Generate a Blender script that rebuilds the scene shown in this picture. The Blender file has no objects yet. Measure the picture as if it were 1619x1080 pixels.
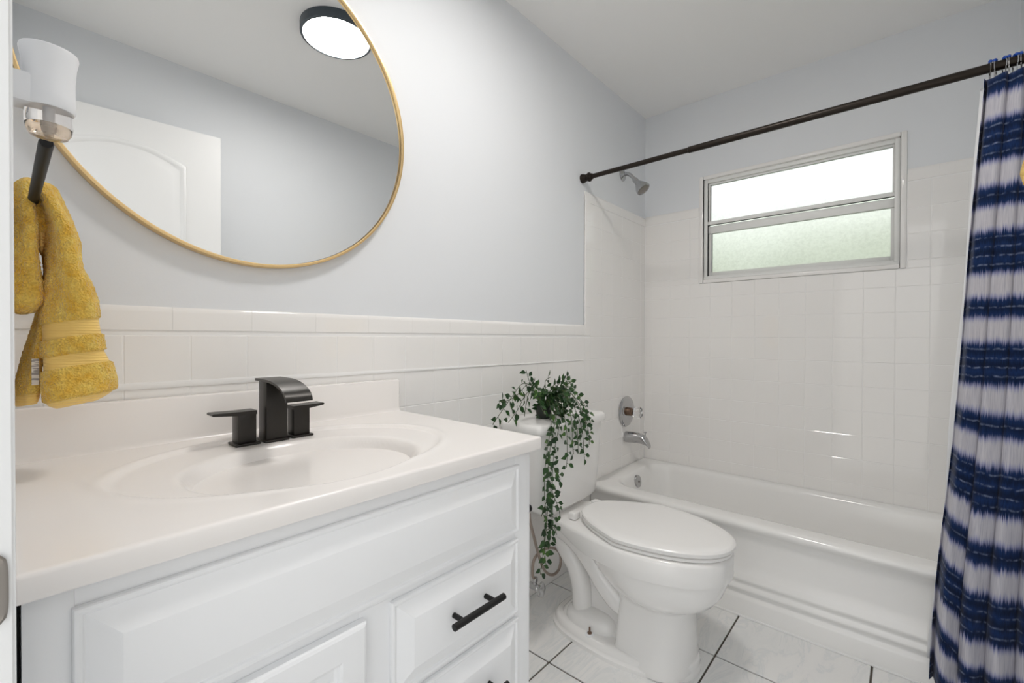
import bpy, bmesh, math, random
from mathutils import Vector, Matrix, noise
random.seed(7)
PI = math.pi
SC = bpy.context.scene
COL = SC.collection
H = 1.07            # eye height above the floor; all z values written as H + ... are relative to it
# ------------------------------------------------------------------ camera
cam = bpy.data.objects.new('camera', bpy.data.cameras.new('camera'))
COL.objects.link(cam)
Fw = Vector((0.75115162, 0.66007955, -0.00813879)); Rt = Vector((0.66011588, -0.75115862, 0.00278555)); Up = Vector((0.00427484, 0.00746491, 0.999963))
Mx = Matrix(((Rt.x, Up.x, -Fw.x, 0), (Rt.y, Up.y, -Fw.y, 0), (Rt.z, Up.z, -Fw.z, H), (0, 0, 0, 1)))
cam.matrix_world = Mx
cam.data.sensor_width = 36.0
cam.data.lens = 707.13 * 36.0 / 1619.0
cam.data.clip_start = 0.02
SC.camera = cam
# ------------------------------------------------------------------ world and exposure
SC.view_settings.view_transform = 'Standard'
SC.view_settings.look = 'None'
SC.view_settings.exposure = 0.74
SC.view_settings.gamma = 1.0
SC.cycles.diffuse_bounces = 8
SC.cycles.glossy_bounces = 6
SC.cycles.transmission_bounces = 8
SKY = 1.0
LAMP = 35.0
w = bpy.data.worlds.new('sky'); SC.world = w; w.use_nodes = True
nt = w.node_tree; nt.nodes.clear()
wo = nt.nodes.new('ShaderNodeOutputWorld'); bg = nt.nodes.new('ShaderNodeBackground')
tc = nt.nodes.new('ShaderNodeTexCoord'); sx = nt.nodes.new('ShaderNodeSeparateXYZ'); cr = nt.nodes.new('ShaderNodeValToRGB')
mp = nt.nodes.new('ShaderNodeMapRange'); mp.inputs[1].default_value = -1; mp.inputs[2].default_value = 1
nt.links.new(tc.outputs['Generated'], sx.inputs[0]); nt.links.new(sx.outputs[2], mp.inputs[0]); nt.links.new(mp.outputs[0], cr.inputs[0])
el = cr.color_ramp.elements
el[0].position = 0.0; el[0].color = (.62, .60, .57, 1); el[1].position = 1.0; el[1].color = (.86, .93, 1.0, 1)
e = el.new(.47); e.color = (.72, .70, .67, 1); e = el.new(.53); e.color = (1.0, .985, .96, 1)
nt.links.new(cr.outputs[0], bg.inputs[0]); bg.inputs[1].default_value = SKY; nt.links.new(bg.outputs[0], wo.inputs[0])

# ------------------------------------------------------------------ materials
def mat(name, col, rough=.5, metal=0, spec=.5, **kw):
    m = bpy.data.materials.new(name); m.use_nodes = True
    b = m.node_tree.nodes['Principled BSDF']
    b.inputs['Base Color'].default_value = (*col, 1); b.inputs['Roughness'].default_value = rough
    b.inputs['Metallic'].default_value = metal; b.inputs['Specular IOR Level'].default_value = spec
    for k, v in kw.items(): b.inputs[k.replace('_', ' ')].default_value = v
    return m
def N(m, t, **kw):
    n = m.node_tree.nodes.new(t)
    for k, v in kw.items(): setattr(n, k, v)
    return n
def lk(m, a, b): m.node_tree.links.new(a, b)
def bsdf(m): return m.node_tree.nodes['Principled BSDF']
def bump(m, scale, strength, dist=.001, detail=2.0, stretch=None):
    t = N(m, 'ShaderNodeTexCoord'); n = N(m, 'ShaderNodeTexNoise'); b = N(m, 'ShaderNodeBump')
    n.inputs['Scale'].default_value = scale; n.inputs['Detail'].default_value = detail
    b.inputs['Strength'].default_value = strength; b.inputs['Distance'].default_value = dist
    src = t.outputs['Object']
    if stretch:
        mpn = N(m, 'ShaderNodeMapping'); mpn.inputs['Scale'].default_value = stretch; lk(m, src, mpn.inputs[0]); src = mpn.outputs[0]
    lk(m, src, n.inputs['Vector']); lk(m, n.outputs['Fac'], b.inputs['Height']); lk(m, b.outputs[0], bsdf(m).inputs['Normal'])
    return m
def ramp_noise(m, scale, stops, detail=3, stretch=None, coord='Object', rough=.5, distort=0):
    t = N(m, 'ShaderNodeTexCoord'); n = N(m, 'ShaderNodeTexNoise'); r = N(m, 'ShaderNodeValToRGB')
    n.inputs['Scale'].default_value = scale; n.inputs['Detail'].default_value = detail
    n.inputs['Roughness'].default_value = rough; n.inputs['Distortion'].default_value = distort
    src = t.outputs[coord]
    if stretch:
        mpn = N(m, 'ShaderNodeMapping'); mpn.inputs['Scale'].default_value = stretch; lk(m, src, mpn.inputs[0]); src = mpn.outputs[0]
    lk(m, src, n.inputs['Vector']); lk(m, n.outputs['Fac'], r.inputs[0])
    e = r.color_ramp.elements
    e[0].position, e[0].color = stops[0][0], (*stops[0][1], 1); e[1].position, e[1].color = stops[-1][0], (*stops[-1][1], 1)
    for p, c in stops[1:-1]: x = e.new(p); x.color = (*c, 1)
    lk(m, r.outputs[0], bsdf(m).inputs['Base Color'])
    return m
M = {}
M['paint'] = bump(mat('pale_blue_wall_paint', (.765, .785, .81), .5), 260, .08, .001)
M['ceiling'] = bump(mat('ceiling_paint', (.89, .885, .875), .8), 200, .1, .001)
M['tile'] = mat('white_glazed_tile', (.88, .865, .845), .055, spec=.55)
M['bullnose'] = M['tile']
M['grout'] = mat('white_grout', (.88, .875, .865), .5)
M['trim'] = mat('white_gloss_trim', (.85, .86, .865), .3)
M['door'] = mat('white_door_paint', (.87, .87, .865), .35)
M['cabinet'] = bump(mat('white_cabinet_paint', (.86, .868, .88), .32), 90, .03, .001)
M['dark'] = mat('painted_gap_shade', (.01, .01, .01), .8)  # near-black colour for strips that paint the shade inside gaps
M['marble'] = ramp_noise(mat('cultured_marble', (.84, .80, .765), .22), 3, [(.3, (.87, .835, .81)), (.7, (.89, .86, .835))])
M['porcelain'] = mat('white_porcelain', (.86, .85, .835), .09, spec=.6)
M['seat'] = mat('white_seat_plastic', (.86, .85, .835), .2)
M['tub'] = mat('white_tub_enamel', (.88, .872, .855), .14, spec=.55)
M['chrome'] = mat('chrome', (.50, .50, .505), .12, 1)
M['steel'] = mat('brushed_steel', (.27, .25, .23), .35, 1)
M['hose'] = bump(mat('braided_hose', (.36, .30, .26), .4, .8), 900, .6, .001)
M['slate'] = mat('slate_black_rim', (.05, .065, .08), .4)
M['bronze'] = bump(mat('dark_bronze', (.022, .016, .012), .38, .6), 60, .1, .001)
M['black'] = mat('matte_black', (.009, .009, .009), .5, 0, .3)
M['faucet'] = bump(mat('faucet_black', (.030, .027, .024), .36, .55), 500, .1, .0005)
M['gold'] = mat('brushed_gold', (.78, .56, .28), .32, .85)
M['mirror'] = mat('mirror_glass', (.86, .87, .87), .0, 1)
M['mirror_back'] = mat('mirror_backing', (.1, .1, .1), .8)
M['glass_clear'] = mat('clear_glass', (1, .97, .95), .03, Transmission_Weight=1.0, IOR=1.45)
M['oil'] = mat('scented_oil', (1.0, .86, .70), .02, Transmission_Weight=1.0, IOR=1.4)
M['acrylic'] = mat('clear_acrylic', (.95, .95, .95), .08, Transmission_Weight=1.0, IOR=1.49)
M['plastic'] = mat('white_plastic', (.82, .83, .85), .35)
M['pot'] = mat('dark_pot', (.02, .025, .02), .6)
M['bead'] = mat('blue_bead', (.01, .07, .40), .25)
M['rust'] = mat('rusty_brass', (.20, .13, .09), .4, .7)
M['alum'] = mat('painted_aluminium', (.84, .845, .825), .4)
M['liner'] = mat('white_liner', (.82, .83, .84), .45)
M['soil'] = mat('lawn', (.08, .16, .04), .9)
# frosted panes
def frosted(name, col, rough):
    m = mat(name, col, rough, Transmission_Weight=1.0, IOR=1.3)
    lo = tuple(c * .86 for c in col)
    ramp_noise(m, 95, [(.35, lo), (.62, col)], detail=4)
    return bump(m, 130, .35, .002)
M['frost'] = frosted('frosted_pane', (.855, .875, .87), .40)
M['frost_low'] = frosted('frosted_pane_greenish', (.93, .94, .93), .40)
# lamp diffuser
m = bpy.data.materials.new('lit_diffuser'); m.use_nodes = True; m.node_tree.nodes.clear()
o_ = m.node_tree.nodes.new('ShaderNodeOutputMaterial'); e_ = m.node_tree.nodes.new('ShaderNodeEmission')
e_.inputs[0].default_value = (1, .965, .93, 1); e_.inputs[1].default_value = LAMP; lk(m, e_.outputs[0], o_.inputs[0]); M['lamp'] = m
# floor tile marbling
m = mat('marbled_floor_tile', (.75, .75, .73), .16, spec=.5)
t = N(m, 'ShaderNodeTexCoord'); n1 = N(m, 'ShaderNodeTexNoise'); r1 = N(m, 'ShaderNodeValToRGB')
mpn = N(m, 'ShaderNodeMapping'); mpn.inputs['Rotation'].default_value = (0, 0, .6); mpn.inputs['Scale'].default_value = (1, 3.0, 1)
lk(m, t.outputs['Object'], mpn.inputs[0]); lk(m, mpn.outputs[0], n1.inputs['Vector'])
n1.inputs['Scale'].default_value = 3.2; n1.inputs['Detail'].default_value = 7; n1.inputs['Roughness'].default_value = .6; n1.inputs['Distortion'].default_value = 1.3
e = r1.color_ramp.elements; e[0].position = .34; e[0].color = (.77, .78, .775, 1); e[1].position = .60; e[1].color = (.84, .835, .82, 1)
x = e.new(.46); x.color = (.82, .82, .81, 1); x = e.new(.49); x.color = (.745, .76, .76, 1); x = e.new(.53); x.color = (.825, .82, .81, 1)
lk(m, n1.outputs['Fac'], r1.inputs[0]); lk(m, r1.outputs[0], bsdf(m).inputs['Base Color']); M['floor'] = m
M['floor_grout'] = mat('dark_floor_grout', (.10, .085, .07), .9)
# terry towel
def terry(name, c1, c2):
    m = mat(name, c1, .95, spec=.1, Sheen_Weight=.35)
    ramp_noise(m, 60, [(.3, c1), (.7, c2)], detail=3)
    t = N(m, 'ShaderNodeTexCoord'); v = N(m, 'ShaderNodeTexVoronoi'); b = N(m, 'ShaderNodeBump')
    v.inputs['Scale'].default_value = 380; b.inputs['Strength'].default_value = 1.0; b.inputs['Distance'].default_value = .003
    lk(m, t.outputs['Object'], v.inputs['Vector']); lk(m, v.outputs['Distance'], b.inputs['Height']); lk(m, b.outputs[0], bsdf(m).inputs['Normal'])
    return m
M['terry'] = terry('yellow_terry', (.88, .50, .055), (.98, .70, .16))
m = mat('yellow_woven_band', (.93, .64, .20), .7, spec=.2, Sheen_Weight=.2)
t = N(m, 'ShaderNodeTexCoord'); wv = N(m, 'ShaderNodeTexWave'); wv.bands_direction = 'Z'; wv.inputs['Scale'].default_value = 75; b = N(m, 'ShaderNodeBump')
b.inputs['Strength'].default_value = .6; b.inputs['Distance'].default_value = .0015
lk(m, t.outputs['Object'], wv.inputs['Vector']); lk(m, wv.outputs['Fac'], b.inputs['Height']); lk(m, b.outputs[0], bsdf(m).inputs['Normal']); M['band'] = m
M['care'] = ramp_noise(mat('care_label', (.7, .65, .6), .7), 300, [(.48, (.35, .33, .33)), (.52, (.80, .76, .72))], stretch=(.15, .15, 1))
# leaves
M['leaf'] = ramp_noise(mat('ivy_leaf', (.02, .06, .015), .42, spec=.4), 28, [(.35, (.012, .036, .012)), (.55, (.024, .072, .018)), (.70, (.08, .17, .03))])
M['stem'] = mat('ivy_stem', (.05, .07, .025), .6)
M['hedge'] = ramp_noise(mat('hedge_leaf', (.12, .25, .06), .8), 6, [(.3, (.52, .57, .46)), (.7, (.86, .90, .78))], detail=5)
# tie dye curtain
m = mat('tie_dye_cotton', (.8, .8, .85), .85, spec=.15, Sheen_Weight=.1)
uv = N(m, 'ShaderNodeUVMap'); uv.uv_map = 'UVMap'; sp = N(m, 'ShaderNodeSeparateXYZ'); lk(m, uv.outputs[0], sp.inputs[0])
def mth(op, a, b=None, c=None):
    n = N(m, 'ShaderNodeMath', operation=op)
    for i, v in enumerate((a, b, c)):
        if v is None: continue
        if isinstance(v, (int, float)): n.inputs[i].default_value = v
        else: lk(m, v, n.inputs[i])
    return n.outputs[0]
def nz(scale, sxy, detail=2):
    mpn = N(m, 'ShaderNodeMapping'); mpn.inputs['Scale'].default_value = (sxy[0], sxy[1], 1); lk(m, uv.outputs[0], mpn.inputs[0])
    n = N(m, 'ShaderNodeTexNoise'); n.inputs['Scale'].default_value = scale; n.inputs['Detail'].default_value = detail; lk(m, mpn.outputs[0], n.inputs['Vector']); return n.outputs['Fac']
fine = nz(1, (620, 7), 4)
med = nz(1, (130, 9), 2)
zz = mth('ADD', sp.outputs[1], mth('MULTIPLY', mth('SUBTRACT', fine, .5), .050))
zz = mth('ADD', zz, mth('MULTIPLY', mth('SUBTRACT', med, .5), .020))
ph = mth('FRACT', mth('DIVIDE', zz, .307))
r = N(m, 'ShaderNodeValToRGB'); lk(m, ph, r.inputs[0])
NV = (.003, .011, .042, 1); NV2 = (.008, .029, .105, 1); WH = (.54, .53, .57, 1); ML = (.07, .105, .25, 1)
stops = [(0, NV), (.05, NV2), (.10, NV), (.17, NV2), (.20, (.30, .31, .48, 1)), (.235, WH), (.37, WH), (.405, (.28, .29, .46, 1)), (.43, NV2), (.50, NV), (.57, NV2), (.60, (.30, .31, .48, 1)), (.635, WH), (.77, WH), (.805, (.28, .29, .46, 1)), (.83, NV2), (.86, NV), (.93, NV2), (.98, NV)]
cre = r.color_ramp.elements
cre[0].position, cre[0].color = stops[0]; cre[1].position, cre[1].color = stops[-1]
for p_, c_ in stops[1:-1]: x = cre.new(p_); x.color = c_
lz = mth('ADD', sp.outputs[1], mth('MULTIPLY', mth('SUBTRACT', nz(1, (26, 3), 1), .5), .012))
lph = mth('FRACT', mth('DIVIDE', lz, .307))
lr = N(m, 'ShaderNodeValToRGB'); lk(m, lph, lr.inputs[0]); le = lr.color_ramp.elements
le[0].position = 0; le[0].color = (0, 0, 0, 1); le[1].position = 1; le[1].color = (0, 0, 0, 1)
for c_ in (.045, .13, .505, .885, .965):
    for d_, v_ in ((-.012, 0), (0, 1), (.012, 0)):
        x = le.new(c_ + d_); x.color = (v_, v_, v_, 1)
dash = N(m, 'ShaderNodeMapRange'); dash.inputs[1].default_value = .42; dash.inputs[2].default_value = .66; lk(m, nz(1, (70, 60), 3), dash.inputs[0])
lmix = N(m, 'ShaderNodeMix'); lmix.data_type = 'RGBA'; lk(m, mth('MULTIPLY', mth('MULTIPLY', lr.outputs[0], dash.outputs[0]), .6), lmix.inputs[0])
lk(m, r.outputs[0], lmix.inputs[6]); lmix.inputs[7].default_value = (.30, .36, .52, 1)
mix = N(m, 'ShaderNodeMix'); mix.data_type = 'RGBA'; mix.blend_type = 'MULTIPLY'; mix.inputs[0].default_value = .5
r3 = N(m, 'ShaderNodeValToRGB'); r3.color_ramp.elements[0].position = .3; r3.color_ramp.elements[0].color = (.5, .52, .62, 1); r3.color_ramp.elements[1].position = .6
lk(m, nz(1, (330, 14), 3), r3.inputs[0]); lk(m, lmix.outputs[2], mix.inputs[6]); lk(m, r3.outputs[0], mix.inputs[7]); lk(m, mix.outputs[2], bsdf(m).inputs['Base Color'])
b = N(m, 'ShaderNodeBump'); b.inputs['Strength'].default_value = .35; b.inputs['Distance'].default_value = .002; lk(m, fine, b.inputs['Height']); lk(m, b.outputs[0], bsdf(m).inputs['Normal'])
M['tiedye'] = m

# ------------------------------------------------------------------ mesh helpers
def world_loc(o):
    v = Vector((0, 0, 0))
    while o is not None: v = v + o.location; o = o.parent
    return v
def obj(name, bm, mt, parent=None, loc=None, sharp=35, kind=None):
    """link bm (world coordinates) as one object; children share the root's origin"""
    bmesh.ops.remove_doubles(bm, verts=bm.verts, dist=1e-6)
    bmesh.ops.recalc_face_normals(bm, faces=bm.faces)
    if parent is None and loc is None:
        xs = [v.co for v in bm.verts]
        loc = (sum(v.x for v in xs) / len(xs), sum(v.y for v in xs) / len(xs), min(v.z for v in xs))
    off = world_loc(parent) if parent is not None else Vector(loc)
    bmesh.ops.translate(bm, verts=bm.verts, vec=-off)
    ang = math.radians(sharp)
    for f in bm.faces: f.smooth = True
    for ed in bm.edges:
        if len(ed.link_faces) == 2 and ed.calc_face_angle(0) > ang: ed.smooth = False
    me = bpy.data.meshes.new(name); bm.to_mesh(me); bm.free()
    for q in (mt if isinstance(mt, (list, tuple)) else [mt]): me.materials.append(q)
    o = bpy.data.objects.new(name, me); COL.objects.link(o)
    if parent is not None: o.parent = parent
    else: o.location = loc
    if kind: o['kind'] = kind
    return o
def thing(name, loc, label, cat, group=None):
    o = bpy.data.objects.new(name, None); COL.objects.link(o); o.location = loc; o.empty_display_size = .05
    o['label'] = label; o['category'] = cat
    if group: o['group'] = group
    return o
def tag(o, label, cat, group=None):
    o['label'] = label; o['category'] = cat
    if group: o['group'] = group
    return o
def struct(name, loc=(0, 0, 0)):
    o = bpy.data.objects.new(name, None); COL.objects.link(o); o.location = loc; o['kind'] = 'structure'; return o
def B(): return bmesh.new()
def box(bm, x0, x1, y0, y1, z0, z1, bev=0, seg=2, mi=0):
    vs = [bm.verts.new((x, y, z)) for x in (x0, x1) for y in (y0, y1) for z in (z0, z1)]
    fs = [(0, 1, 3, 2), (4, 6, 7, 5), (0, 4, 5, 1), (2, 3, 7, 6), (0, 2, 6, 4), (1, 5, 7, 3)]
    faces = [bm.faces.new([vs[i] for i in f]) for f in fs]
    for f in faces: f.material_index = mi
    if bev:
        bmesh.ops.recalc_face_normals(bm, faces=faces)
        es = list({e for f in faces for e in f.edges})
        bmesh.ops.bevel(bm, geom=es, offset=bev, segments=seg, affect='EDGES', profile=.5)
def loft(bm, rings, cap0=True, cap1=True, closed=True, mi=0):
    R = [[bm.verts.new(p) for p in r] for r in rings]
    n = len(R[0])
    for a, b_ in zip(R, R[1:]):
        for i in range(n if closed else n - 1):
            j = (i + 1) % n
            try: bm.faces.new((a[i], a[j], b_[j], b_[i])).material_index = mi
            except ValueError: pass
    if cap0: bm.faces.new(R[0][::-1]).material_index = mi
    if cap1: bm.faces.new(R[-1]).material_index = mi
    return R
def frame_at(d, up=Vector((0, 0, 1))):
    d = d.normalized()
    if abs(d.dot(up)) > .97: up = Vector((1, 0, 0))
    s = d.cross(up).normalized(); return s, s.cross(d).normalized()
def tube(bm, pts, rad, n=12, caps=True, mi=0):
    pts = [Vector(p) for p in pts]; rings = []
    rr = rad if isinstance(rad, (list, tuple)) else [rad] * len(pts)
    s = None
    for i, p in enumerate(pts):
        d = (pts[min(i + 1, len(pts) - 1)] - pts[max(i - 1, 0)]).normalized()
        if s is None: s, u = frame_at(d)
        else:
            s = (s - d * s.dot(d)).normalized(); u = s.cross(d).normalized()
        rings.append([p + (s * math.cos(a) + u * math.sin(a)) * rr[i] for a in (2 * PI * k / n for k in range(n))])
    loft(bm, rings, caps, caps, mi=mi)
def spline(pts, k=8):
    P = [Vector(p) for p in pts]; out = []
    for i in range(len(P) - 1):
        a, b_, c, d = P[max(i - 1, 0)], P[i], P[i + 1], P[min(i + 2, len(P) - 1)]
        for j in range(k):
            t = j / k
            out.append(.5 * ((2 * b_) + (c - a) * t + (2 * a - 5 * b_ + 4 * c - d) * t * t + (3 * b_ - a - 3 * c + d) * t ** 3))
    out.append(P[-1]); return out
def lathe(bm, origin, axis, prof, n=24, mi=0, caps=True):
    """prof: (distance along axis, radius)"""
    o = Vector(origin); d = Vector(axis).normalized(); s, u = frame_at(d)
    rings = [[o + d * h + (s * math.cos(a) + u * math.sin(a)) * max(r_, 1e-5) for a in (2 * PI * k / n for k in range(n))] for h, r_ in prof]
    loft(bm, rings, caps, caps, mi=mi)
def rrect(x0, x1, y0, y1, r, z, seg=6):
    pts = []
    for cx, cy, a0 in ((x1 - r, y1 - r, 0), (x0 + r, y1 - r, 90), (x0 + r, y0 + r, 180), (x1 - r, y0 + r, 270)):
        for k in range(seg + 1):
            a = math.radians(a0 + 90 * k / seg); pts.append((cx + r * math.cos(a), cy + r * math.sin(a), z))
    return pts
def sstep(a, b_, x):
    t = min(1, max(0, (x - a) / (b_ - a))); return t * t * (3 - 2 * t)

# ------------------------------------------------------------------ room shell
X0, X1, Y0, Y1, ZC = 0.0, 2.507, -0.315, 1.16, H + 1.294
bm = B(); box(bm, -.12, X1 + .12, Y0 - .12, Y1 + .12, -.10, -.004); fl = obj('floor', bm, M['floor_grout'], kind='structure', loc=(1.2, .4, 0))
bm = B()
xs = [-.003 + .396 * k for k in range(-1, 6)]; ys = [.474 + .401 * k for k in range(-3, 3)]
for a in xs:
    for c in ys:
        x0, x1, y0, y1 = max(a, X0 - .1), min(a + .396, X1), max(c, Y0), min(c + .401, Y1)
        if x1 - x0 > .02 and y1 - y0 > .02: box(bm, x0 + .003, x1 - .003, y0 + .003, y1 - .003, -.006, 0, .0012, 1)
obj('floor_tiles', bm, M['floor'], fl)
bm = B(); box(bm, -.12, X1 + .12, Y0 - .12, Y1 + .12, ZC, ZC + .1); obj('ceiling', bm, M['ceiling'], kind='structure')
bm = B(); box(bm, -.12, X1 + .12, Y1, Y1 + .12, 0, ZC); wb = obj('wall_back', bm, M['paint'], kind='structure')
bm = B(); box(bm, -.12, X1 + .12, Y0 - .12, Y0, 0, ZC); wf = obj('wall_front', bm, M['paint'], kind='structure')
# left wall with the doorway the picture is taken from
DY0, DY1, DZ = -.285, .452, H + .975
bm = B(); box(bm, -.12, 0, DY1 + .018, Y1, 0, ZC); box(bm, -.12, 0, Y0, DY0 - .018, 0, ZC); box(bm, -.12, 0, DY0 - .018, DY1 + .018, DZ + .018, ZC)
wl = obj('wall_left', bm, M['paint'], kind='structure')
# right wall with window opening
WY0, WY1, WZ0, WZ1 = .002, .842, H + .300, H + .872
bm = B()
box(bm, X1, X1 + .14, Y0 - .12, WY0, 0, ZC); box(bm, X1, X1 + .14, WY1, Y1 + .12, 0, ZC); box(bm, X1, X1 + .14, WY0, WY1, 0, WZ0); box(bm, X1, X1 + .14, WY0, WY1, WZ1, ZC)
wr = obj('wall_right', bm, M['paint'], kind='structure')
# --- wall tiles: every tile has its own slight tilt
rt = random.Random(3)
def tile(bm, P, U, V, Nn, w_, h_, t=.0042, g=.0006):
    """P lower corner, U V in-plane unit vectors, Nn outward"""
    tl = [rt.uniform(-.00016, .00016) for _ in range(4)]
    bv = .0016
    c = [(g, g), (w_ - g, g), (w_ - g, h_ - g), (g, h_ - g)]
    base = [P + U * a + V * b_ for a, b_ in c]
    mid = [P + U * a + V * b_ + Nn * (t - bv * .55 + tl[i] * .5) for i, (a, b_) in enumerate(c)]
    top = []
    for i, (sa, sb) in enumerate(((1, 1), (-1, 1), (-1, -1), (1, -1))):
        a, b_ = c[i]; top.append(P + U * (a + sa * bv) + V * (b_ + sb * bv) + Nn * (t + tl[i]))
    loft(bm, [base, mid, top], False, True)
def tile_field(bm, us, vs, fn, clip=None):
    for a, b_ in zip(us, us[1:]):
        for c, d in zip(vs, vs[1:]):
            if clip and not clip((a + b_) / 2, (c + d) / 2): continue
            if b_ - a < .008 or d - c < .008: continue
            fn(bm, a, c, b_ - a, d - c)
PZ = .1085
zrows = [0] + [H + .004 + PZ * k for k in range(-9, 7)]
zlow = [z for z in zrows if z < H + .02]; zhigh = [z for z in zrows if z > H - .02]
bt = lambda bm, a, c, w_, h_: tile(bm, Vector((a, Y1, c)), Vector((1, 0, 0)), Vector((0, 0, 1)), Vector((0, -1, 0)), w_, h_)
bm = B()
xv = [0] + [.818 + .1103 * k for k in range(-7, 10)]; xv = [v for v in xv if v < 1.80]
XS = 1.893                                       # tub surround columns start after the bullnose
xcol = xv + [1.8] if False else xv
tile_field(bm, xv + [1.8425], zlow, bt)
xs2 = [1.8425 + .0] + [XS + .1103 * k for k in range(0, 6)]; xs2 = [v for v in xs2 if v < X1 - .03] + [X1 - .004]
tile_field(bm, xs2, zlow, bt)
tile_field(bm, xs2[1:], zhigh, bt)
obj('wall_tile', bm, M['tile'], wb, sharp=8)
bm = B()
box(bm, 0, 1.8425, Y1 - .0034, Y1, 0, H + .055); box(bm, 1.8425, X1, Y1 - .0034, Y1, 0, H + .69); obj('grout', bm, M['grout'], wb)
# bullnose cap on the wainscot and around the surround
def cap_h(bm, x0, x1, z0, z1):
    pr = [(0, z0), (.0055, z0 + .001), (.0065, z1 - .012), (.0055, z1 - .004), (.002, z1), (-.0, z1)]
    rings = [[Vector((x, Y1 - d, z)) for d, z in pr] for x in (x0 + .00015, x1 - .00015)]; loft(bm, rings)
def cap_v(bm, x0, x1, z0, z1):
    pr = [(0, x1), (.0055, x1 - .001), (.0065, x0 + .012), (.0055, x0 + .004), (.002, x0), (0, x0)]
    rings = [[Vector((x, Y1 - d, z)) for d, x in pr] for z in (z0 + .00015, z1 - .00015)]; loft(bm, rings)
bm = B()
xc = [0, .08, .235, .387, .539, .691, .843, .995, 1.147, 1.299, 1.451, 1.603, 1.755, 1.8425]
for a, b_ in zip(xc, xc[1:]): cap_h(bm, a, b_, H + .013, H + .0625)
for k in range(5): cap_v(bm, 1.8425, XS, H + .013 + .138 * k, H + .013 + .138 * (k + 1))
for a, b_ in zip([1.8425, XS, 2.045, 2.197, 2.349], [XS, 2.045, 2.197, 2.349, X1 - .004]): cap_h(bm, a, b_, H + .655, H + .705)
obj('tile_cap', bm, M['bullnose'], wb)
# lumpy patched grout joint under the second row
bm = B(); rings = []
for k in range(150):
    x = .0 + 1.83 * k / 149; t_ = noise.noise(Vector((x * 18, 3, 0))); t2 = noise.noise(Vector((x * 60, 9, 0)))
    zc = H - .1045 + (.006 if x < 1.3 else .002) * (1 - x / 1.9) + t_ * .0012
    hh = max(.0025, .0078 * (1 - x / 1.9)) + t2 * .0012
    rings.append([Vector((x, Y1 - d, zc + q * hh)) for d, q in ((0, -1), (.0062, -.95), (.0072 + t2 * .0006, -.4), (.0070 + t_ * .0006, .4), (.0062, .95), (0, 1))])
loft(bm, rings); obj('grout_bead', bm, M['grout'], wb)
# window wall tiles
rtl = lambda bm, a, c, w_, h_: tile(bm, Vector((X1, a, c)), Vector((0, 1, 0)), Vector((0, 0, 1)), Vector((-1, 0, 0)), w_, h_)
yv = [-.31, -.300] + [-.0765 + .1079 * k for k in range(-2, 12)]; yv = [v for v in yv if v < 1.15] + [Y1 - .006]
cuts = sorted(set([round(v, 4) for v in yv] + [WY0 - .006, WY1 + .006])); zc_ = sorted(set([v for v in zrows if v < H + .66] + [WZ0 - .004]))
def merge(v, keep):
    out = []
    for q in v:
        if out and q - out[-1] < .012: 
            if q in keep: out[-1] = q
            continue
        out.append(q)
    return out
cuts = merge(cuts, (WY0 - .006, WY1 + .006))
bm = B()
# below the window: full grid; beside the window: grid clipped at the opening
tile_field(bm, [v for v in yv], [v for v in zrows if v <= WZ0 - .004] + [WZ0 - .004], rtl)
side = lambda y, z: not (WY0 - .006 < y < WY1 + .006)
tile_field(bm, cuts, [WZ0 - .004] + [v for v in zrows if WZ0 + .01 < v < H + .66], rtl, side)
obj('wall_tile', bm, M['tile'], wr, sharp=8)
bm = B()
box(bm, X1 - .0034, X1, Y0, Y1, 0, WZ0 - .004); box(bm, X1 - .0034, X1, Y0, WY0 - .004, WZ0 - .004, H + .69); box(bm, X1 - .0034, X1, WY1 + .004, Y1, WZ0 - .004, H + .69)
obj('grout', bm, M['grout'], wr)
bm = B()
def cap_r(bm, y0, y1, z0, z1):
    pr = [(0, z0), (.0055, z0 + .001), (.0065, z1 - .012), (.0055, z1 - .004), (.002, z1), (0, z1)]
    rings = [[Vector((X1 - d, y, z)) for d, z in pr] for y in (y0 + .00015, y1 - .00015)]; loft(bm, rings)
for a, b_ in ((-.31, -.20), (-.20, -.10), (-.10, WY0 - .006), (WY1 + .006, .99), (.99, Y1 - .006)): cap_r(bm, a, b_, H + .659, H + .711)
obj('tile_cap', bm, M['bullnose'], wr)

# ------------------------------------------------------------------ window
win = struct('window_1', (X1, .42, WZ0))
bm = B()      # rounded white surround lining the opening
def ringbox(bm, y0, y1, z0, z1, t, xa, xb, bev=.002):
    box(bm, xa, xb, y0, y0 + t, z0, z1, bev); box(bm, xa, xb, y1 - t, y1, z0, z1, bev)
    box(bm, xa, xb, y0 + t, y1 - t, z0, z0 + t, bev); box(bm, xa, xb, y0 + t, y1 - t, z1 - t, z1, bev)
ringbox(bm, WY0 - .004, WY1 + .004, WZ0 - .003, WZ1 + .003, .021, X1 - .009, X1 + .10, .006)
obj('window_surround', bm, M['tile'], win)
bm = B(); ringbox(bm, WY0 + .0165, WY1 - .0165, WZ0 + .017, WZ1 - .017, .020, X1 + 0.006, X1 + 0.048); 
box(bm, X1 + 0.000, X1 + 0.048, WY0 + .018, WY1 - .018, WZ0 + .016, WZ0 + .030, .002)
obj('window_frame', bm, M['alum'], win)
ua, ub = WY0 + .030, WY1 - .034
bm = B(); ringbox(bm, ua, ub, H + .612, H + .838, .013, X1 + 0.018, X1 + 0.036, .0015); box(bm, X1 + 0.010, X1 + 0.038, ua, ub, H + .612, H + .630, .002)
us = obj('upper_sash', bm, M['alum'], win)
bm = B(); box(bm, X1 + 0.025, X1 + 0.029, ua + .009, ub - .009, H + .622, H + .830); obj('pane', bm, M['frost'], us)['label'] = 'upper frosted pane, bright with sky'
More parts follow.
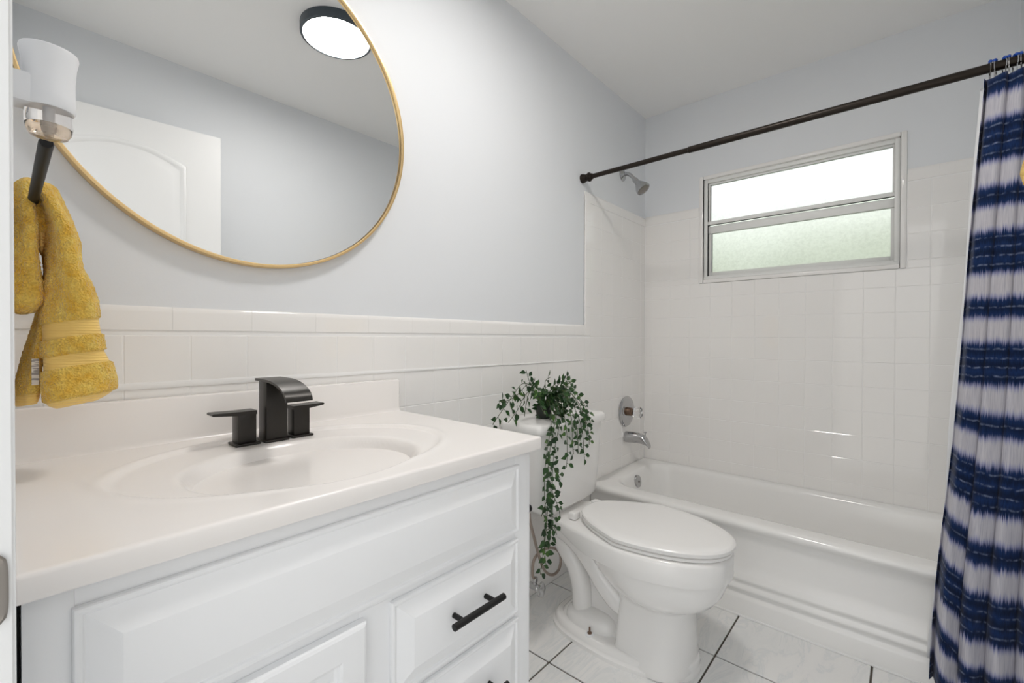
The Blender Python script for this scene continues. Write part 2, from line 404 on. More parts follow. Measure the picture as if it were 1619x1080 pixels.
bm = B(); ringbox(bm, ua - .006, ub + .006, H + .334, H + .600, .024, X1 + 0.028, X1 + 0.046, .0015); box(bm, X1 + 0.021, X1 + 0.046, ua - .004, ub + .004, H + .566, H + .606, .003)
ls = obj('lower_sash', bm, M['alum'], win)
bm = B(); box(bm, X1 + 0.036, X1 + 0.040, ua + .012, ub - .012, H + .345, H + .572); obj('pane', bm, M['frost_low'], ls)['label'] = 'lower frosted pane, pale green'
bm = B(); box(bm, X1 + 0.012, X1 + 0.024, WY1 - .0385, WY1 - .0355, H + .63, H + .80); obj('slot_shade_strip', bm, M['dark'], win)['label'] = 'black strip painted as the shade in the sash track slot'  # solid black strip, gives the track slot its shade by colour

# ------------------------------------------------------------------ doorway trim with strike plate, open door
tr = struct('trim_1', (-.06, DY1, 0))
bm = B()
box(bm, -.125, .0035, DY1, DY1 + .018, 0, DZ, .0008); box(bm, -.125, .0035, DY0 - .018, DY0, 0, DZ, .0008); box(bm, -.125, .0035, DY0 - .018, DY1 + .018, DZ, DZ + .018, .0008)
box(bm, -.075, -.062, DY1 - .010, DY1, 0, DZ, .002)
obj('door_jamb', bm, M['trim'], tr)
bm = B()
for y0, y1 in ((DY1 + .004, DY1 + .050),): box(bm, .0, .0052, y0, y1, 0, DZ + .05, .0012); 
box(bm, .0, .0052, DY0 - .028, DY0 - .004, 0, DZ + .05, .0012); box(bm, .0, .0052, DY0 - .028, DY1 + .05, DZ + .004, DZ + .05, .0012)
obj('door_casing', bm, M['trim'], tr)
bm = B()
rings = []
for z in [H - .191 + .046 * k / 14 for k in range(15)]:
    q = abs((z - (H - .168)) / .023); ext = .0036 * math.sqrt(max(0, 1 - q ** 4)) + .0002
    rings.append([Vector((-.040, DY1 - .0002, z)), Vector((-.040, DY1 - .0020, z)), Vector((-.0045, DY1 - .0022, z)), Vector((-.0035 + ext, DY1 - .0035, z)), Vector((-.0020 + ext, DY1 - .0030, z)), Vector((-.0035 + ext, DY1 - .0006, z))])
loft(bm, rings); obj('strike_plate', bm, M['steel'], tr)['label'] = 'worn steel strike plate'
# door, opened flat towards the front wall
dr = struct('door_1', (.004, -.272, .01))
dl = bpy.data.objects.new('door_leaf_pivot', None)
DA = math.radians(5.0)
def dpt(u, n_, z): # u along leaf, n_ out of its face towards the room
    return Vector((.006 + u * math.cos(DA) - n_ * math.sin(DA), -.268 + u * math.sin(DA) + n_ * math.cos(DA), z))
bpy.data.objects.remove(dl)
DW, DH_ = .695, H + .96
bm = B(); vs = [dpt(u, n_, z) for u in (0, DW) for n_ in (-.035, 0) for z in (.012, DH_)]
vv = [bm.verts.new(p) for p in vs]
for f in ((0, 1, 3, 2), (4, 6, 7, 5), (0, 4, 5, 1), (2, 3, 7, 6), (0, 2, 6, 4), (1, 5, 7, 3)): bm.faces.new([vv[i] for i in f])
leaf = obj('door_leaf', bm, M['door'], dr)
def arch_outline(u0, u1, z0, z1, rise, ins, n=22):
    u0 += ins; u1 -= ins; z0 += ins; z1 -= ins
    pts = [(u0, z0), (u1, z0)]
    for k in range(n + 1):
        t_ = k / n; pts.append((u1 + (u0 - u1) * t_, z1 + rise * (1 - (2 * t_ - 1) ** 2) if rise else z1))
    return pts
for (z0, z1, rise) in ((1.02, H + .787, .060), (.22, .86, 0)):
    bm = B(); rings = []
    for ins, dep in ((0, 0), (.003, .007), (.009, .0095), (.016, .008), (.023, .0012), (.029, .001), (.05, .0055), (.052, .006)):
        rings.append([dpt(u, dep + .0002, z) for u, z in arch_outline(.12, DW - .135, z0, z1, rise, ins)])
    loft(bm, rings, False, True); obj('door_panel', bm, M['door'], leaf)
bm = B(); lathe(bm, dpt(DW - .065, 0, .94), dpt(0, 1, 0) - dpt(0, 0, 0), [(0, .032), (.005, .032), (.008, .012), (.03, .012), (.04, .024), (.055, .028), (.066, .022), (.07, .004)]); obj('door_knob', bm, M['steel'], leaf)
for z in (.25, 1.05, 1.85):
    bm = B(); tube(bm, [dpt(-.004, .003, z - .045), dpt(-.004, .003, z + .045)], .006, 10); obj('hinge', bm, M['steel'], leaf)

# ------------------------------------------------------------------ ceiling lamp
lt = thing('ceiling_light', (.935, .475, ZC), 'round flush ceiling light with black rim, seen lit in the mirror', 'ceiling light')
bm = B(); lathe(bm, (.935, .475, ZC), (0, 0, -1), [(0, .135), (.0, .142), (.034, .142), (.037, .139), (.037, .131), (.030, .131), (.030, .1)], 48, caps=False); obj('rim', bm, M['slate'], lt)
bm = B(); lathe(bm, (.935, .475, ZC - .026), (0, 0, -1), [(0, .1305), (.0075, .1305), (.0082, .129)], 48); obj('diffuser', bm, M['lamp'], lt)

# ------------------------------------------------------------------ mirror
MXc, MZc, MR = .398, H + .565, .400
mr = thing('round_mirror', (MXc, Y1, MZc - MR), 'large round wall mirror with thin brushed gold frame above the sink', 'mirror')
bm = B(); lathe(bm, (MXc, Y1 - .004, MZc), (0, -1, 0), [(0, MR - .012), (.0102, MR - .012)], 128); obj('backing', bm, M['mirror_back'], mr)
bm = B(); lathe(bm, (MXc, Y1 - .0143, MZc), (0, -1, 0), [(0, MR - .0085), (.003, MR - .0085)], 128); obj('mirror_glass', bm, M['mirror'], mr, sharp=20)
bm = B(); rings = []
for k in range(160):
    a = 2 * PI * k / 160; c, s_ = math.cos(a), math.sin(a)
    rings.append([Vector((MXc + c * r_, y, MZc + s_ * r_)) for r_, y in ((MR - .0075, Y1 - .002), (MR - .0075, Y1 - .0245), (MR - .0055, Y1 - .026), (MR - .001, Y1 - .026), (MR, Y1 - .0245), (MR, Y1 - .002))])
rings.append(rings[0]); loft(bm, rings, False, False); obj('frame', bm, M['gold'], mr)

# ------------------------------------------------------------------ vanity cabinet
CZ = H - .2455                     # underside of the worktop
FY = .622                          # face frame plane
vc = thing('vanity_cabinet', (.39, .88, 0), 'white painted vanity cabinet with raised panel fronts and black pulls', 'cabinet')
bm = B()
box(bm, .010, .026, FY, Y1 - .012, .0, CZ); box(bm, .750, .767, FY, Y1 - .012, 0, CZ)
box(bm, .026, .750, FY + .07, Y1 - .012, .10, .115); box(bm, .026, .750, Y1 - .024, Y1 - .012, .115, CZ)
box(bm, .026, .750, FY + .06, FY + .07, 0, .10)
obj('carcass', bm, M['cabinet'], vc)
bm = B()
DYF = .604                         # front plane of doors and drawers
for a in ((.010, .046, .0, CZ), (.718, .767, 0, CZ), (.356, .413, .10, H - .42)): box(bm, a[0], a[1], FY - .001, FY + .018, a[2], a[3], .0008)
for z0, z1 in ((CZ - .032, CZ), (H - .437, H - .404), (.10, .13)): box(bm, .046, .718, FY - .0005, FY + .018, z0, z1)
for z0, z1 in ((H - .602, H - .576), (H - .770, H - .740)): box(bm, .413, .718, FY - .0005, FY + .018, z0, z1)
obj('face_frame', bm, M['cabinet'], vc)
def front(name, x0, x1, z0, z1, style='slab', par=vc):
    bm = B(); yb = FY - .0012; yf = DYF
    if style == 'slab':
        prof = [(0, yb), (0, yf + .0105), (.0014, yf + .0086), (.0045, yf + .0080), (.007, yf + .0088), (.0085, yf + .0108), (.0095, yf + .0112), (.0365, yf - .0005), (.0375, yf - .0007)]
    else:
        prof = [(0, yb), (0, yf + .005), (.002, yf + .002), (.006, yf), (.040, yf), (.044, yf + .0015), (.046, yf + .0075), (.050, yf + .0085), (.078, yf + .0018), (.080, yf + .0015)]
    rings = [[Vector((x0 + i, y, z0 + i)), Vector((x1 - i, y, z0 + i)), Vector((x1 - i, y, z1 - i)), Vector((x0 + i, y, z1 - i))] for i, y in prof]
    loft(bm, rings); return obj(name, bm, M['cabinet'], par, sharp=12)
def pull(par, p0, p1):
    p0, p1 = Vector(p0), Vector(p1); d = (p1 - p0).normalized(); yb = DYF - .001
    bm = B(); tube(bm, [p0, p0 + d * .0006, p1 - d * .0006, p1], [.0054, .0062, .0062, .0054], 16)
    for q in (p0 + d * .024, p1 - d * .024): tube(bm, [q, Vector((q.x, yb, q.z))], .0048, 12)
    obj('pull', bm, M['black'], par)['label'] = 'matte black bar pull'
front('false_front', .044, .724, H - .412, H - .2695)
d1 = front('drawer', .409, .722, H - .583, H - .426); d1z = H - .497
pull(d1, (.507, DYF - .028, d1z), (.635, DYF - .028, d1z))
d2 = front('drawer', .409, .722, H - .749, H - .594); pull(d2, (.500, DYF - .03, H - .672), (.645, DYF - .03, H - .672))
d3 = front('drawer', .409, .722, H - .945, H - .760); pull(d3, (.500, DYF - .03, H - .852), (.645, DYF - .03, H - .852))
dd = front('door', .044, .361, H - .945, H - .428, 'frame'); pull(dd, (.326, DYF - .03, H - .66), (.326, DYF - .03, H - .525))
# black strip standing in for shade in the slit between casing and cabinet
bm = B(); box(bm, .0005, .0095, FY + .03, FY + .04, 0, CZ - .001); obj('gap_shade_strip', bm, M['dark'], vc)['label'] = 'black strip painted as the shade in the gap beside the cabinet'

# ------------------------------------------------------------------ worktop with integral basin
ct = thing('countertop', (.39, .88, CZ), 'cream cultured marble vanity top with oval integral basin and backsplash', 'countertop')
cx0, cx1, cy0, cy1 = .004, .785, .601, Y1 - .009
CT = H - .2175
def topz(x, y):
    d1_ = math.sqrt(((x - .382) / .288) ** 2 + ((y - .865) / .212) ** 2)
    z = CT - .0048 * (1 - sstep(.955, 1.0, d1_))
    z += .0016 * math.exp(-((d1_ - 1.02) / .03) ** 2)
    d = math.sqrt(((x - .375) / .195) ** 2 + ((y - .812) / .165) ** 2)
    if d < 1.06:
        t_ = 1 - sstep(.86, 1.06, d); z -= .020 * t_
        if d < 1: z -= .098 * (1 - d ** 2.3)
    return z
bm = B(); NX, NY = 150, 110; r_ = .0045
gx = [cx0 + r_ + (cx1 - cx0 - 2 * r_) * i / NX for i in range(NX + 1)]; gy = [cy0 + r_ + (cy1 - cy0 - r_) * j / NY for j in range(NY + 1)]
G = [[bm.verts.new((x, y, topz(x, y))) for y in gy] for x in gx]
for i in range(NX):
    for j in range(NY): bm.faces.new((G[i][j], G[i + 1][j], G[i + 1][j + 1], G[i][j + 1]))
loop = []   # front then right, then back, then left (closed) with outward normals
for i in range(NX + 1): loop.append((G[i][0], -90))
for a in (-67, -45, -22): loop.append((G[NX][0], a))
for j in range(NY + 1): loop.append((G[NX][j], 0))
for i in range(NX, -1, -1): loop.append((G[i][NY], 90))
for j in range(NY, -1, -1): loop.append((G[0][j], 180))
for a in (203, 225, 247): loop.append((G[0][0], a))
prev = [v for v, _ in loop]
def ringof(out, down):
    res = []
    for v, a in loop:
        o_ = out if a != 90 else 0
        res.append(bm.verts.new((v.co.x + o_ * math.cos(math.radians(a)), v.co.y + o_ * math.sin(math.radians(a)), v.co.z - down)))
    return res
steps = [(r_ * math.sin(t_), r_ * (1 - math.cos(t_))) for t_ in (.4, .8, 1.2, PI / 2)] + [(r_, CT - CZ - .0035), (r_ - .0015, CT - CZ - .001), (r_ - .004, CT - CZ), (-.01, CT - CZ)]
for st in steps:
    cur = ringof(*st); n = len(cur)
    for i in range(n):
        j = (i + 1) % n; q = []
        for vv_ in (prev[i], prev[j], cur[j], cur[i]):
            if vv_ not in q: q.append(vv_)
        if len(q) > 2:
            try: bm.faces.new(q)
            except ValueError: pass
    prev = cur
# bowl underside
bowl = obj('worktop', bm, M['marble'], ct, sharp=50)
bm = B(); n = 48; rings = []
for t_, dz in ((1.06, 0), (1.04, .05), (.92, .10), (.7, .14), (.4, .155)):
    rings.append([Vector((.375 + .195 * t_ * math.cos(a), .812 + .165 * t_ * math.sin(a), CZ - dz)) for a in (2 * PI * k / n for k in range(n))])
loft(bm, rings); obj('basin_shell', bm, M['marble'], ct)
bm = B(); zt = H - .1245
pr = [(Y1 - .0085, CT - .002), (Y1 - .034, CT - .002), (Y1 - .0305, CT + .0005), (Y1 - .0275, CT + .004), (Y1 - .0262, CT + .010), (Y1 - .0255, zt - .005), (Y1 - .0235, zt - .0012), (Y1 - .020, zt), (Y1 - .0085, zt)]
rings = [[Vector((x, y + dy * (1 if y < Y1 - .012 else 0), z - dz_ * (1 if z > zt - .01 else 0))) for y, z in pr] for x, dy, dz_ in ((cx0, 0, 0), (cx1 - .008, 0, 0), (cx1 - .003, .0015, .001), (cx1, .005, .004))]
loft(bm, rings); obj('backsplash', bm, M['marble'], ct)
bm = B(); zb = topz(.375, .812); lathe(bm, (.375, .812, zb - .004), (0, 0, 1), [(0, .024), (.007, .024), (.0085, .021), (.006, .015), (.005, .003)], 24); obj('drain', bm, M['chrome'], ct)['label'] = 'chrome drain'

# ------------------------------------------------------------------ faucet
FZ = CT - .0046
fc = thing('faucet', (.385, 1.03, FZ), 'matte black waterfall faucet with two lever handles on the vanity top', 'faucet')
bm = B(); box(bm, .3605, .4095, 1.000, 1.052, FZ, FZ + .0055, .0015); obj('base_plate', bm, M['faucet'], fc)
bm = B(); box(bm, .3635, .4065, 1.004, 1.046, FZ + .005, H - .094, .0012)
# solid curved cheek under the spout
prof = [(1.010, H - .092)]
arc = []
for k in range(15):
    t_ = k / 14 * PI / 2; arc.append((.998 - .104 * math.sin(t_) , H - .1265 + .038 * math.cos(t_)))
body_arc = [(y + .003, z - .004) for y, z in arc]
obj('spout_body', bm, M['faucet'], fc)
bm = B(); top = [(1.055, H - .0885), (1.03, H - .0882)] + arc
th = .0050; bot = []
for i, (y, z) in enumerate(top):
    a = top[max(i - 1, 0)]; b_ = top[min(i + 1, len(top) - 1)]; dy, dz = b_[0] - a[0], b_[1] - a[1]; L_ = math.hypot(dy, dz); bot.append((y - dz / L_ * th * -1 * -1, z + dy / L_ * th))
poly = top + bot[::-1]
rings = [[Vector((x, y, z)) for y, z in poly] for x in (.3590, .3596, .4104, .4110)]
loft(bm, rings); obj('spout', bm, M['faucet'], fc)
for sgn, cxh in ((-1, .330), (1, .4405)):
    bm = B(); box(bm, cxh - .0235, cxh + .0235, 1.005, 1.052, FZ, FZ + .005, .0015); box(bm, cxh - .0175, cxh + .0175, 1.012, 1.046, FZ + .005, H - .1590, .001); hd = obj('handle', bm, M['faucet'], fc)
    bm = B(); xa, xb = (cxh + .0185, cxh - .062) if sgn < 0 else (cxh - .0185, cxh + .051)
    rings = []
    for x, t0, t1 in ((xa, H - .160, H - .1520), (cxh + sgn * .0185, H - .160, H - .1520), (xb - sgn * .002, H - .1560, H - .1510), (xb, H - .1550, H - .1520)):
        rings.append([Vector((x, 1.0115, t0)), Vector((x, 1.0465, t0)), Vector((x, 1.0465, t1)), Vector((x, 1.0115, t1))])
    loft(bm, rings); obj('lever', bm, M['faucet'], hd)

# ------------------------------------------------------------------ toilet
TX = 1.462
to = thing('toilet', (TX, .8, 0), 'white two-piece toilet with closed lid and visible trapway beside the tub', 'toilet')
def egg(yb, yf, hw, z, n=40, kb=.0, flat=2.3, cx=TX, hb=None, split=.42):
    """outline: back at yb (wide, squarish), front tip yf (round); hb = half width at the back"""
    ym = yb + (yf - yb) * split; pts = []
    hb = hw if hb is None else hb
    for k in range(n):
        a = 2 * PI * k / n; c, s_ = math.cos(a), math.sin(a)
        if s_ <= 0:    # front half (towards -y)
            pts.append(Vector((cx + hw * math.copysign(abs(c) ** .92, c), ym - (ym - yf) * abs(s_) ** 1.0, z)))
        else:
            e_ = 2 / flat; xx = math.copysign(abs(c) ** e_, c); yy = abs(s_) ** e_
            ww = hw + (hb - hw) * yy
            pts.append(Vector((cx + ww * xx, ym + (yb - ym) * yy, z)))
    return pts
# bowl body: deck and rim band, bulge, pedestal column
bm = B(); rings = []
spec = [ # yb yf hw z hb flat split
 (.735, .495, .130, .003, .128, 9, .55), (.735, .492, .132, .02, .130, 9, .55), (.728, .500, .122, .06, .122, 9, .55), (.722, .503, .116, .14, .116, 9, .55), (.718, .503, .112, .20, .112, 8, .55),
 (.735, .492, .122, .218, .112, 5, .52), (.77, .462, .142, .228, .11, 4, .5), (.80, .438, .158, .243, .105, 3.5, .48), (.84, .420, .170, .268, .10, 3.2, .46), (.88, .408, .177, .298, .095, 3.0, .46), (.93, .403, .180, .320, .090, 3.0, .48),
 (1.02, .402, .181, .3318, .08, 3.0, .54), (1.085, .391, .1885, .3325, .108, 3.0, .60), (1.09, .390, .190, .340, .112, 3.0, .60), (1.10, .390, .190, .392, .115, 3.0, .60), (1.10, .393, .187, .401, .112, 3.0, .60), (1.09, .40, .180, .404, .105, 3.0, .60), (1.0, .45, .13, .404, .08, 3.0, .56)]
for yb, yf, hw, z, hb, fl_, sp_ in spec: rings.append([Vector((p.x, p.y, p.z + (sstep(.80, 1.0, p.y) * .040 if .30 < z < .345 else 0))) for p in egg(yb, yf, hw, z, 64, flat=fl_, hb=hb, split=sp_)])
loft(bm, rings)
# deck under the tank
rings = [rrect(TX - a, TX + a, .985, yb, .03, z) for a, yb, z in ((.10, 1.10, .390), (.112, 1.115, .40), (.112, 1.115, .423), (.105, 1.108, .427))]
loft(bm, rings)
# core behind the column
rings = [rrect(TX - a, TX + a, y0, y1, .035, z) for a, y0, y1, z in ((.085, .62, .975, .0), (.083, .62, .97, .05), (.045, .62, .93, .10), (.040, .62, .93, .20), (.040, .66, .985, .30), (.040, .66, 1.0, .36))]
loft(bm, rings)
obj('bowl', bm, M['porcelain'], to, sharp=55)
bm = B()   # trapway limbs on both flanks
for s_ in (-1, 1):
    x = TX + s_ * .058
    xf = TX + s_ * .064
    path = spline([(xf - s_ * .01, .68, .150), (xf, .735, .168), (xf, .785, .208), (xf, .832, .262), (xf, .880, .308), (xf - s_ * .006, .935, .335), (xf - s_ * .014, .985, .342), (xf - s_ * .03, 1.02, .34)], 7)
    tube(bm, path, .040, 20)
    path = spline([(x, .885, .03), (x, .886, .10), (x, .892, .165), (x, .912, .222), (x, .948, .268), (x - s_ * .010, .990, .305), (x - s_ * .03, 1.02, .33)], 7)
    tube(bm, path, .036, 20)
    rings = []
    for t_, z in ((1.0, .03), (1.0, .05), (.93, .068), (.78, .082), (.5, .091), (.2, .094)):
        rings.append([Vector((x + s_ * .006 + .052 * t_ * math.cos(a), .842 + .104 * (t_ ** .6) * math.sin(a), z)) for a in (2 * PI * k / 28 for k in range(28))])
    loft(bm, rings)
obj('trapway', bm, M['porcelain'], to, sharp=60)
bm = B()
def foot(o_, z): return egg(.995 + o_, .492 - o_ * .4, .135 + o_, z, 56, flat=3.2, hb=.125 + o_, split=.5)
loft(bm, [foot(.018, 0), foot(.018, .012), foot(.012, .016), foot(.010, .022), foot(.008, .036), foot(.0, .042), foot(-.02, .044)]); obj('foot', bm, M['porcelain'], to, sharp=50)
for s_ in (-1, 1):
    bm = B(); lathe(bm, (TX + s_ * .122, .815, .040), (0, 0, 1), [(0, .016), (.003, .016), (.005, .011)], 16); rr_ = obj('bolt_washer', bm, M['plastic'], to)
    bm = B(); lathe(bm, (TX + s_ * .122, .815, .044), (0, 0, 1), [(0, .008), (.004, .008), (.005, .0035), (.022, .003)], 10); obj('floor_bolt', bm, M['rust'], to)['label'] = 'bare floor bolt'
# seat and lid
def slab(zs, grow, **k):
    return [egg(.898 + g * .3, .387 - g, .184 + g, z, 64, flat=3.4, hb=.098 + g, split=.40) for z, g in zip(zs, grow)]
bm = B(); loft(bm, slab((.4045, .408, .416, .4185), (-.010, -.004, -.003, -.008))); obj('seat', bm, M['seat'], to)
bm = B(); loft(bm, slab((.4205, .423, .434, .4385, .441, .4425), (-.006, .001, .003, -.001, -.010, -.035))); lid = obj('lid', bm, M['seat'], to)
for s_ in (-1, 1):
    bm = B(); box(bm, TX + s_ * .075 - .02, TX + s_ * .075 + .02, .895, .925, .405, .432, .006); obj('seat_hinge', bm, M['seat'], to)
# tank
bm = B(); rings = []
for hw, yf, z in ((.150, .985, .430), (.185, .968, .436), (.195, .964, .46), (.205, .962, .55), (.215, .960, .66), (.220, .958, .725)):
    yb = 1.148; n = 24; pts = rrect(TX - hw, TX + hw, yf, yb, .035, z, 6)
    pts = [Vector((x, y - (.014 * (1 - ((x - TX) / hw) ** 2) if y < 1.05 else 0), zz_)) for x, y, zz_ in pts]; rings.append(pts)
def rr2(hw, yf, yb, r, z, bulge=.014, k=10):
    """rounded rectangle with a bowed front"""
    pts = []
    fr = [(TX - hw + r + (2 * hw - 2 * r) * i / k) for i in range(k + 1)]
    for x in fr: pts.append(Vector((x, yf - bulge * (1 - ((x - TX) / hw) ** 2), z)))
    for a in (-60, -30, 0): pts.append(Vector((TX + hw - r + r * math.cos(math.radians(a)), yf + r + r * math.sin(math.radians(a)), z)))
    for a in (0, 45, 90): pts.append(Vector((TX + hw - r + r * math.cos(math.radians(a)), yb - r + r * math.sin(math.radians(a)), z)))
    for a in (90, 135, 180): pts.append(Vector((TX - hw + r + r * math.cos(math.radians(a)), yb - r + r * math.sin(math.radians(a)), z)))
    for a in (180, 210, 240): pts.append(Vector((TX - hw + r + r * math.cos(math.radians(a)), yf + r + r * math.sin(math.radians(a)), z)))
    return pts
rings = [rr2(hw, yf, 1.148, .028, z) for hw, yf, z in ((.165, .985, .428), (.183, .970, .4305), (.193, .966, .445), (.205, .963, .55), (.214, .960, .66), (.219, .958, .724))]
bm.free(); bm = B(); loft(bm, rings); obj('tank', bm, M['porcelain'], to, sharp=60)
bm = B(); rings = [rr2(hw, yf, 1.152, .030, z) for hw, yf, z in ((.219, .956, .7262), (.229, .946, .7275), (.231, .944, .735), (.231, .944, .748), (.227, .948, .757), (.218, .957, .7605), (.19, .985, .7615))]
loft(bm, rings); obj('tank_lid', bm, M['porcelain'], to, sharp=60)

# supply valve and braided hose
vx, vy, vz = 1.268, 1.0, .168
vl = thing('supply_valve', (vx, Y1, vz), 'chrome shutoff valve with braided supply hose looping under the toilet tank', 'valve')
bm = B(); lathe(bm, (vx, Y1 - .006, vz), (0, -1, 0), [(0, .028), (.002, .028), (.006, .014), (.012, .008), (.135, .008)], 20); obj('stub_pipe', bm, M['chrome'], vl)
bm = B(); lathe(bm, (vx, vy + .022, vz), (0, -1, 0), [(0, .012), (.036, .012), (.040, .009)], 16); lathe(bm, (vx, vy, vz), (0, 0, 1), [(0, .008), (.02, .008), (.022, .010), (.034, .010)], 12); obj('valve_body', bm, M['chrome'], vl)
bm = B(); n = 20; rings = []
for d, s1 in ((0, .6), (.003, .95), (.008, 1.0), (.012, .9), (.014, .4)):
    rings.append([Vector((vx + .020 * s1 * math.cos(a) * (1 + .08 * math.cos(5 * a)), vy - .022 - d, vz + .027 * s1 * math.sin(a) * (1 + .08 * math.cos(5 * a)))) for a in (2 * PI * k / n for k in range(n))])
loft(bm, rings); obj('valve_handle', bm, M['chrome'], vl)
bm = B(); path = spline([(vx, vy, vz + .03), (1.254, vy, .215), (1.258, vy, .262), (1.290, vy, .284), (1.345, vy - .004, .284), (1.392, vy - .008, .262), (1.414, vy - .01, .226), (1.398, vy - .014, .188), (1.352, vy - .016, .184), (1.305, vy - .014, .220), (1.274, vy - .010, .290), (1.258, vy, .36), (1.262, vy + .02, .405), (1.272, vy + .03, .425)], 8)
tube(bm, path, .0052, 10); obj('braided_hose', bm, M['hose'], vl)

# ------------------------------------------------------------------ toilet paper holder on cabinet side
tp = thing('paper_holder', (.767, .66, H - .40), 'small black paper holder on the side of the vanity cabinet', 'paper holder')
bm = B(); lathe(bm, (.7672, .665, H - .402), (1, 0, 0), [(0, .017), (.004, .017), (.006, .007), (.046, .007), (.047, .009), (.053, .009), (.055, .007)], 20); obj('wall_post', bm, M['black'], tp)
bm = B(); tube(bm, [(.812, .670, H - .402), (.812, .80, H - .402)], .0055, 12); obj('bar', bm, M['black'], tp)

# ------------------------------------------------------------------ bathtub
tb = thing('bathtub', (2.19, .42, 0), 'white alcove bathtub with ridged apron under the frosted window', 'bathtub')
bm = B(); ya, yb = Y0 + .004, Y1 - .008; xb = X1 - .008
def tr_(x0, z, r=.004): return rrect(x0, xb, ya, yb, r, z, 8)
prof = [(1.873, 0), (1.873, .066), (1.876, .074), (1.884, .080), (1.886, .086), (1.884, .094), (1.877, .100), (1.877, .108), (1.885, .116), (1.887, .124), (1.884, .130), (1.880, .136), (1.880, .144), (1.893, .160), (1.897, .20), (1.897, .30), (1.893, .318), (1.882, .330), (1.874, .340), (1.872, .349), (1.875, .357), (1.884, .3625), (1.90, .3645)]
rings = [tr_(x, z) for x, z in prof]
rings += [rrect(1.955, 2.462, -.262, 1.085, .11, .3635, 8), rrect(1.968, 2.455, -.252, 1.077, .11, .360, 8), rrect(1.980, 2.449, -.244, 1.070, .11, .350, 8), rrect(1.988, 2.444, -.236, 1.064, .11, .334, 8), rrect(2.006, 2.430, -.190, 1.040, .11, .22, 8), rrect(2.028, 2.412, -.13, 1.012, .11, .12, 8), rrect(2.05, 2.39, -.09, .985, .10, .085, 8), rrect(2.09, 2.35, -.03, .94, .08, .070, 8)]
loft(bm, rings, True, True); tubo = obj('tub_shell', bm, M['tub'], tb, sharp=70)
bm = B(); od = Vector((0, -1, .2)).normalized(); lathe(bm, (2.215, 1.062, .312), od, [(-.006, .032), (.004, .033), (.010, .031), (.012, .026), (.012, .004)], 28); ov = obj('overflow_plate', bm, M['chrome'], tb)
bm = B(); lathe(bm, (2.215, 1.0495, .313), od, [(-.002, .005), (.003, .005), (.004, .003)], 12); obj('screw', bm, M['steel'], ov)
bm = B(); lathe(bm, (2.215, .86, .071), (0, 0, 1), [(0, .028), (.003, .028), (.004, .024), (.003, .01)], 24); obj('drain', bm, M['chrome'], tb)
bm = B(); box(bm, 1.868, 1.8728, ya, yb, 0, .008, .002); obj('caulk', bm, M['grout'], tb)

# ------------------------------------------------------------------ tub valve, spout, shower head
Yt = Y1 - .0062
vp = thing('shower_valve', (2.268, Y1, H - .405), 'chrome round shower valve plate with clear acrylic knob above the tub spout', 'shower valve')
bm = B(); lathe(bm, (2.268, Yt, H - .403), (0, -1, 0), [(0, .083), (.003, .084), (.008, .080), (.013, .066), (.015, .045), (.014, .03)], 40); obj('valve_plate', bm, M['chrome'], vp)
bm = B(); lathe(bm, (2.268, Yt - .012, H - .403), (0, -1, 0), [(0, .023), (.020, .022), (.024, .015), (.034, .013)], 24); obj('collar', bm, M['rust'], vp)['label'] = 'worn brass coloured collar'
bm = B(); n = 40; rings = []
for d, r0 in ((.046, .018), (.050, .026), (.072, .030), (.086, .028), (.090, .020)):
    rings.append([Vector((2.268 + r0 * (1 + .07 * math.cos(8 * a)) * math.cos(a), Yt - d, H - .403 + r0 * (1 + .07 * math.cos(8 * a)) * math.sin(a))) for a in (2 * PI * k / n for k in range(n))])
loft(bm, rings); kn = obj('knob', bm, M['acrylic'], vp, sharp=25); kn['label'] = 'clear faceted acrylic knob'
bm = B(); lathe(bm, (2.268, Yt - .044, H - .403), (0, -1, 0), [(-.012, .010), (.0, .010), (.001, .0085)], 16); obj('stem', bm, M['chrome'], vp)
spt = thing('tub_spout', (2.268, Y1, H - .56), 'chrome tub spout with diverter pull over the tub', 'tub spout')
bm = B(); rings = []
for d, zc, hh, ww in ((0, H - .543, .030, .027), (.01, H - .543, .031, .028), (.05, H - .540, .030, .027), (.085, H - .540, .028, .026), (.108, H - .545, .026, .025), (.124, H - .556, .024, .023), (.133, H - .570, .018, .020), (.134, H - .578, .012, .017)):
    tilt = 0 if d < .1 else (d - .1) * 14
    rings.append([Vector((2.268 + ww * math.cos(a), Yt - d + hh * math.sin(a) * math.sin(tilt) * .6, zc + hh * math.sin(a) * math.cos(tilt * .8))) for a in (2 * PI * k / 24 for k in range(24))])
loft(bm, rings); obj('spout_body', bm, M['chrome'], spt, sharp=60)
bm = B(); lathe(bm, (2.268, Yt - .112, H - .522), (0, 0, 1), [(0, .003), (.014, .003), (.015, .008), (.019, .008), (.020, .005)], 14); obj('diverter_pull', bm, M['chrome'], spt)
sh = thing('wall_shower', (2.222, Y1, H + .885), 'small chrome shower head on a bent arm high on the tub wall', 'shower head')
bm = B(); lathe(bm, (2.222, Y1 - .001, H + .885), (0, -1, 0), [(0, .033), (.003, .033), (.008, .028), (.014, .014), (.016, .012)], 28); obj('escutcheon', bm, M['chrome'], sh)
bm = B(); tube(bm, spline([(2.222, Y1 - .002, H + .885), (2.222, 1.135, H + .886), (2.222, 1.112, H + .874), (2.222, 1.088, H + .846), (2.222, 1.080, H + .836)], 6), .0095, 14); obj('arm', bm, M['chrome'], sh)
bm = B(); ax = Vector((.0, -.62, -.78)); lathe(bm, (2.222, 1.086, H + .843), ax, [(-.004, .013), (.012, .015), (.022, .014), (.028, .017), (.060, .034), (.074, .038), (.080, .037), (.082, .034), (.078, .031), (.078, .004)], 28); hd = obj('spray_head', bm, M['chrome'], sh)
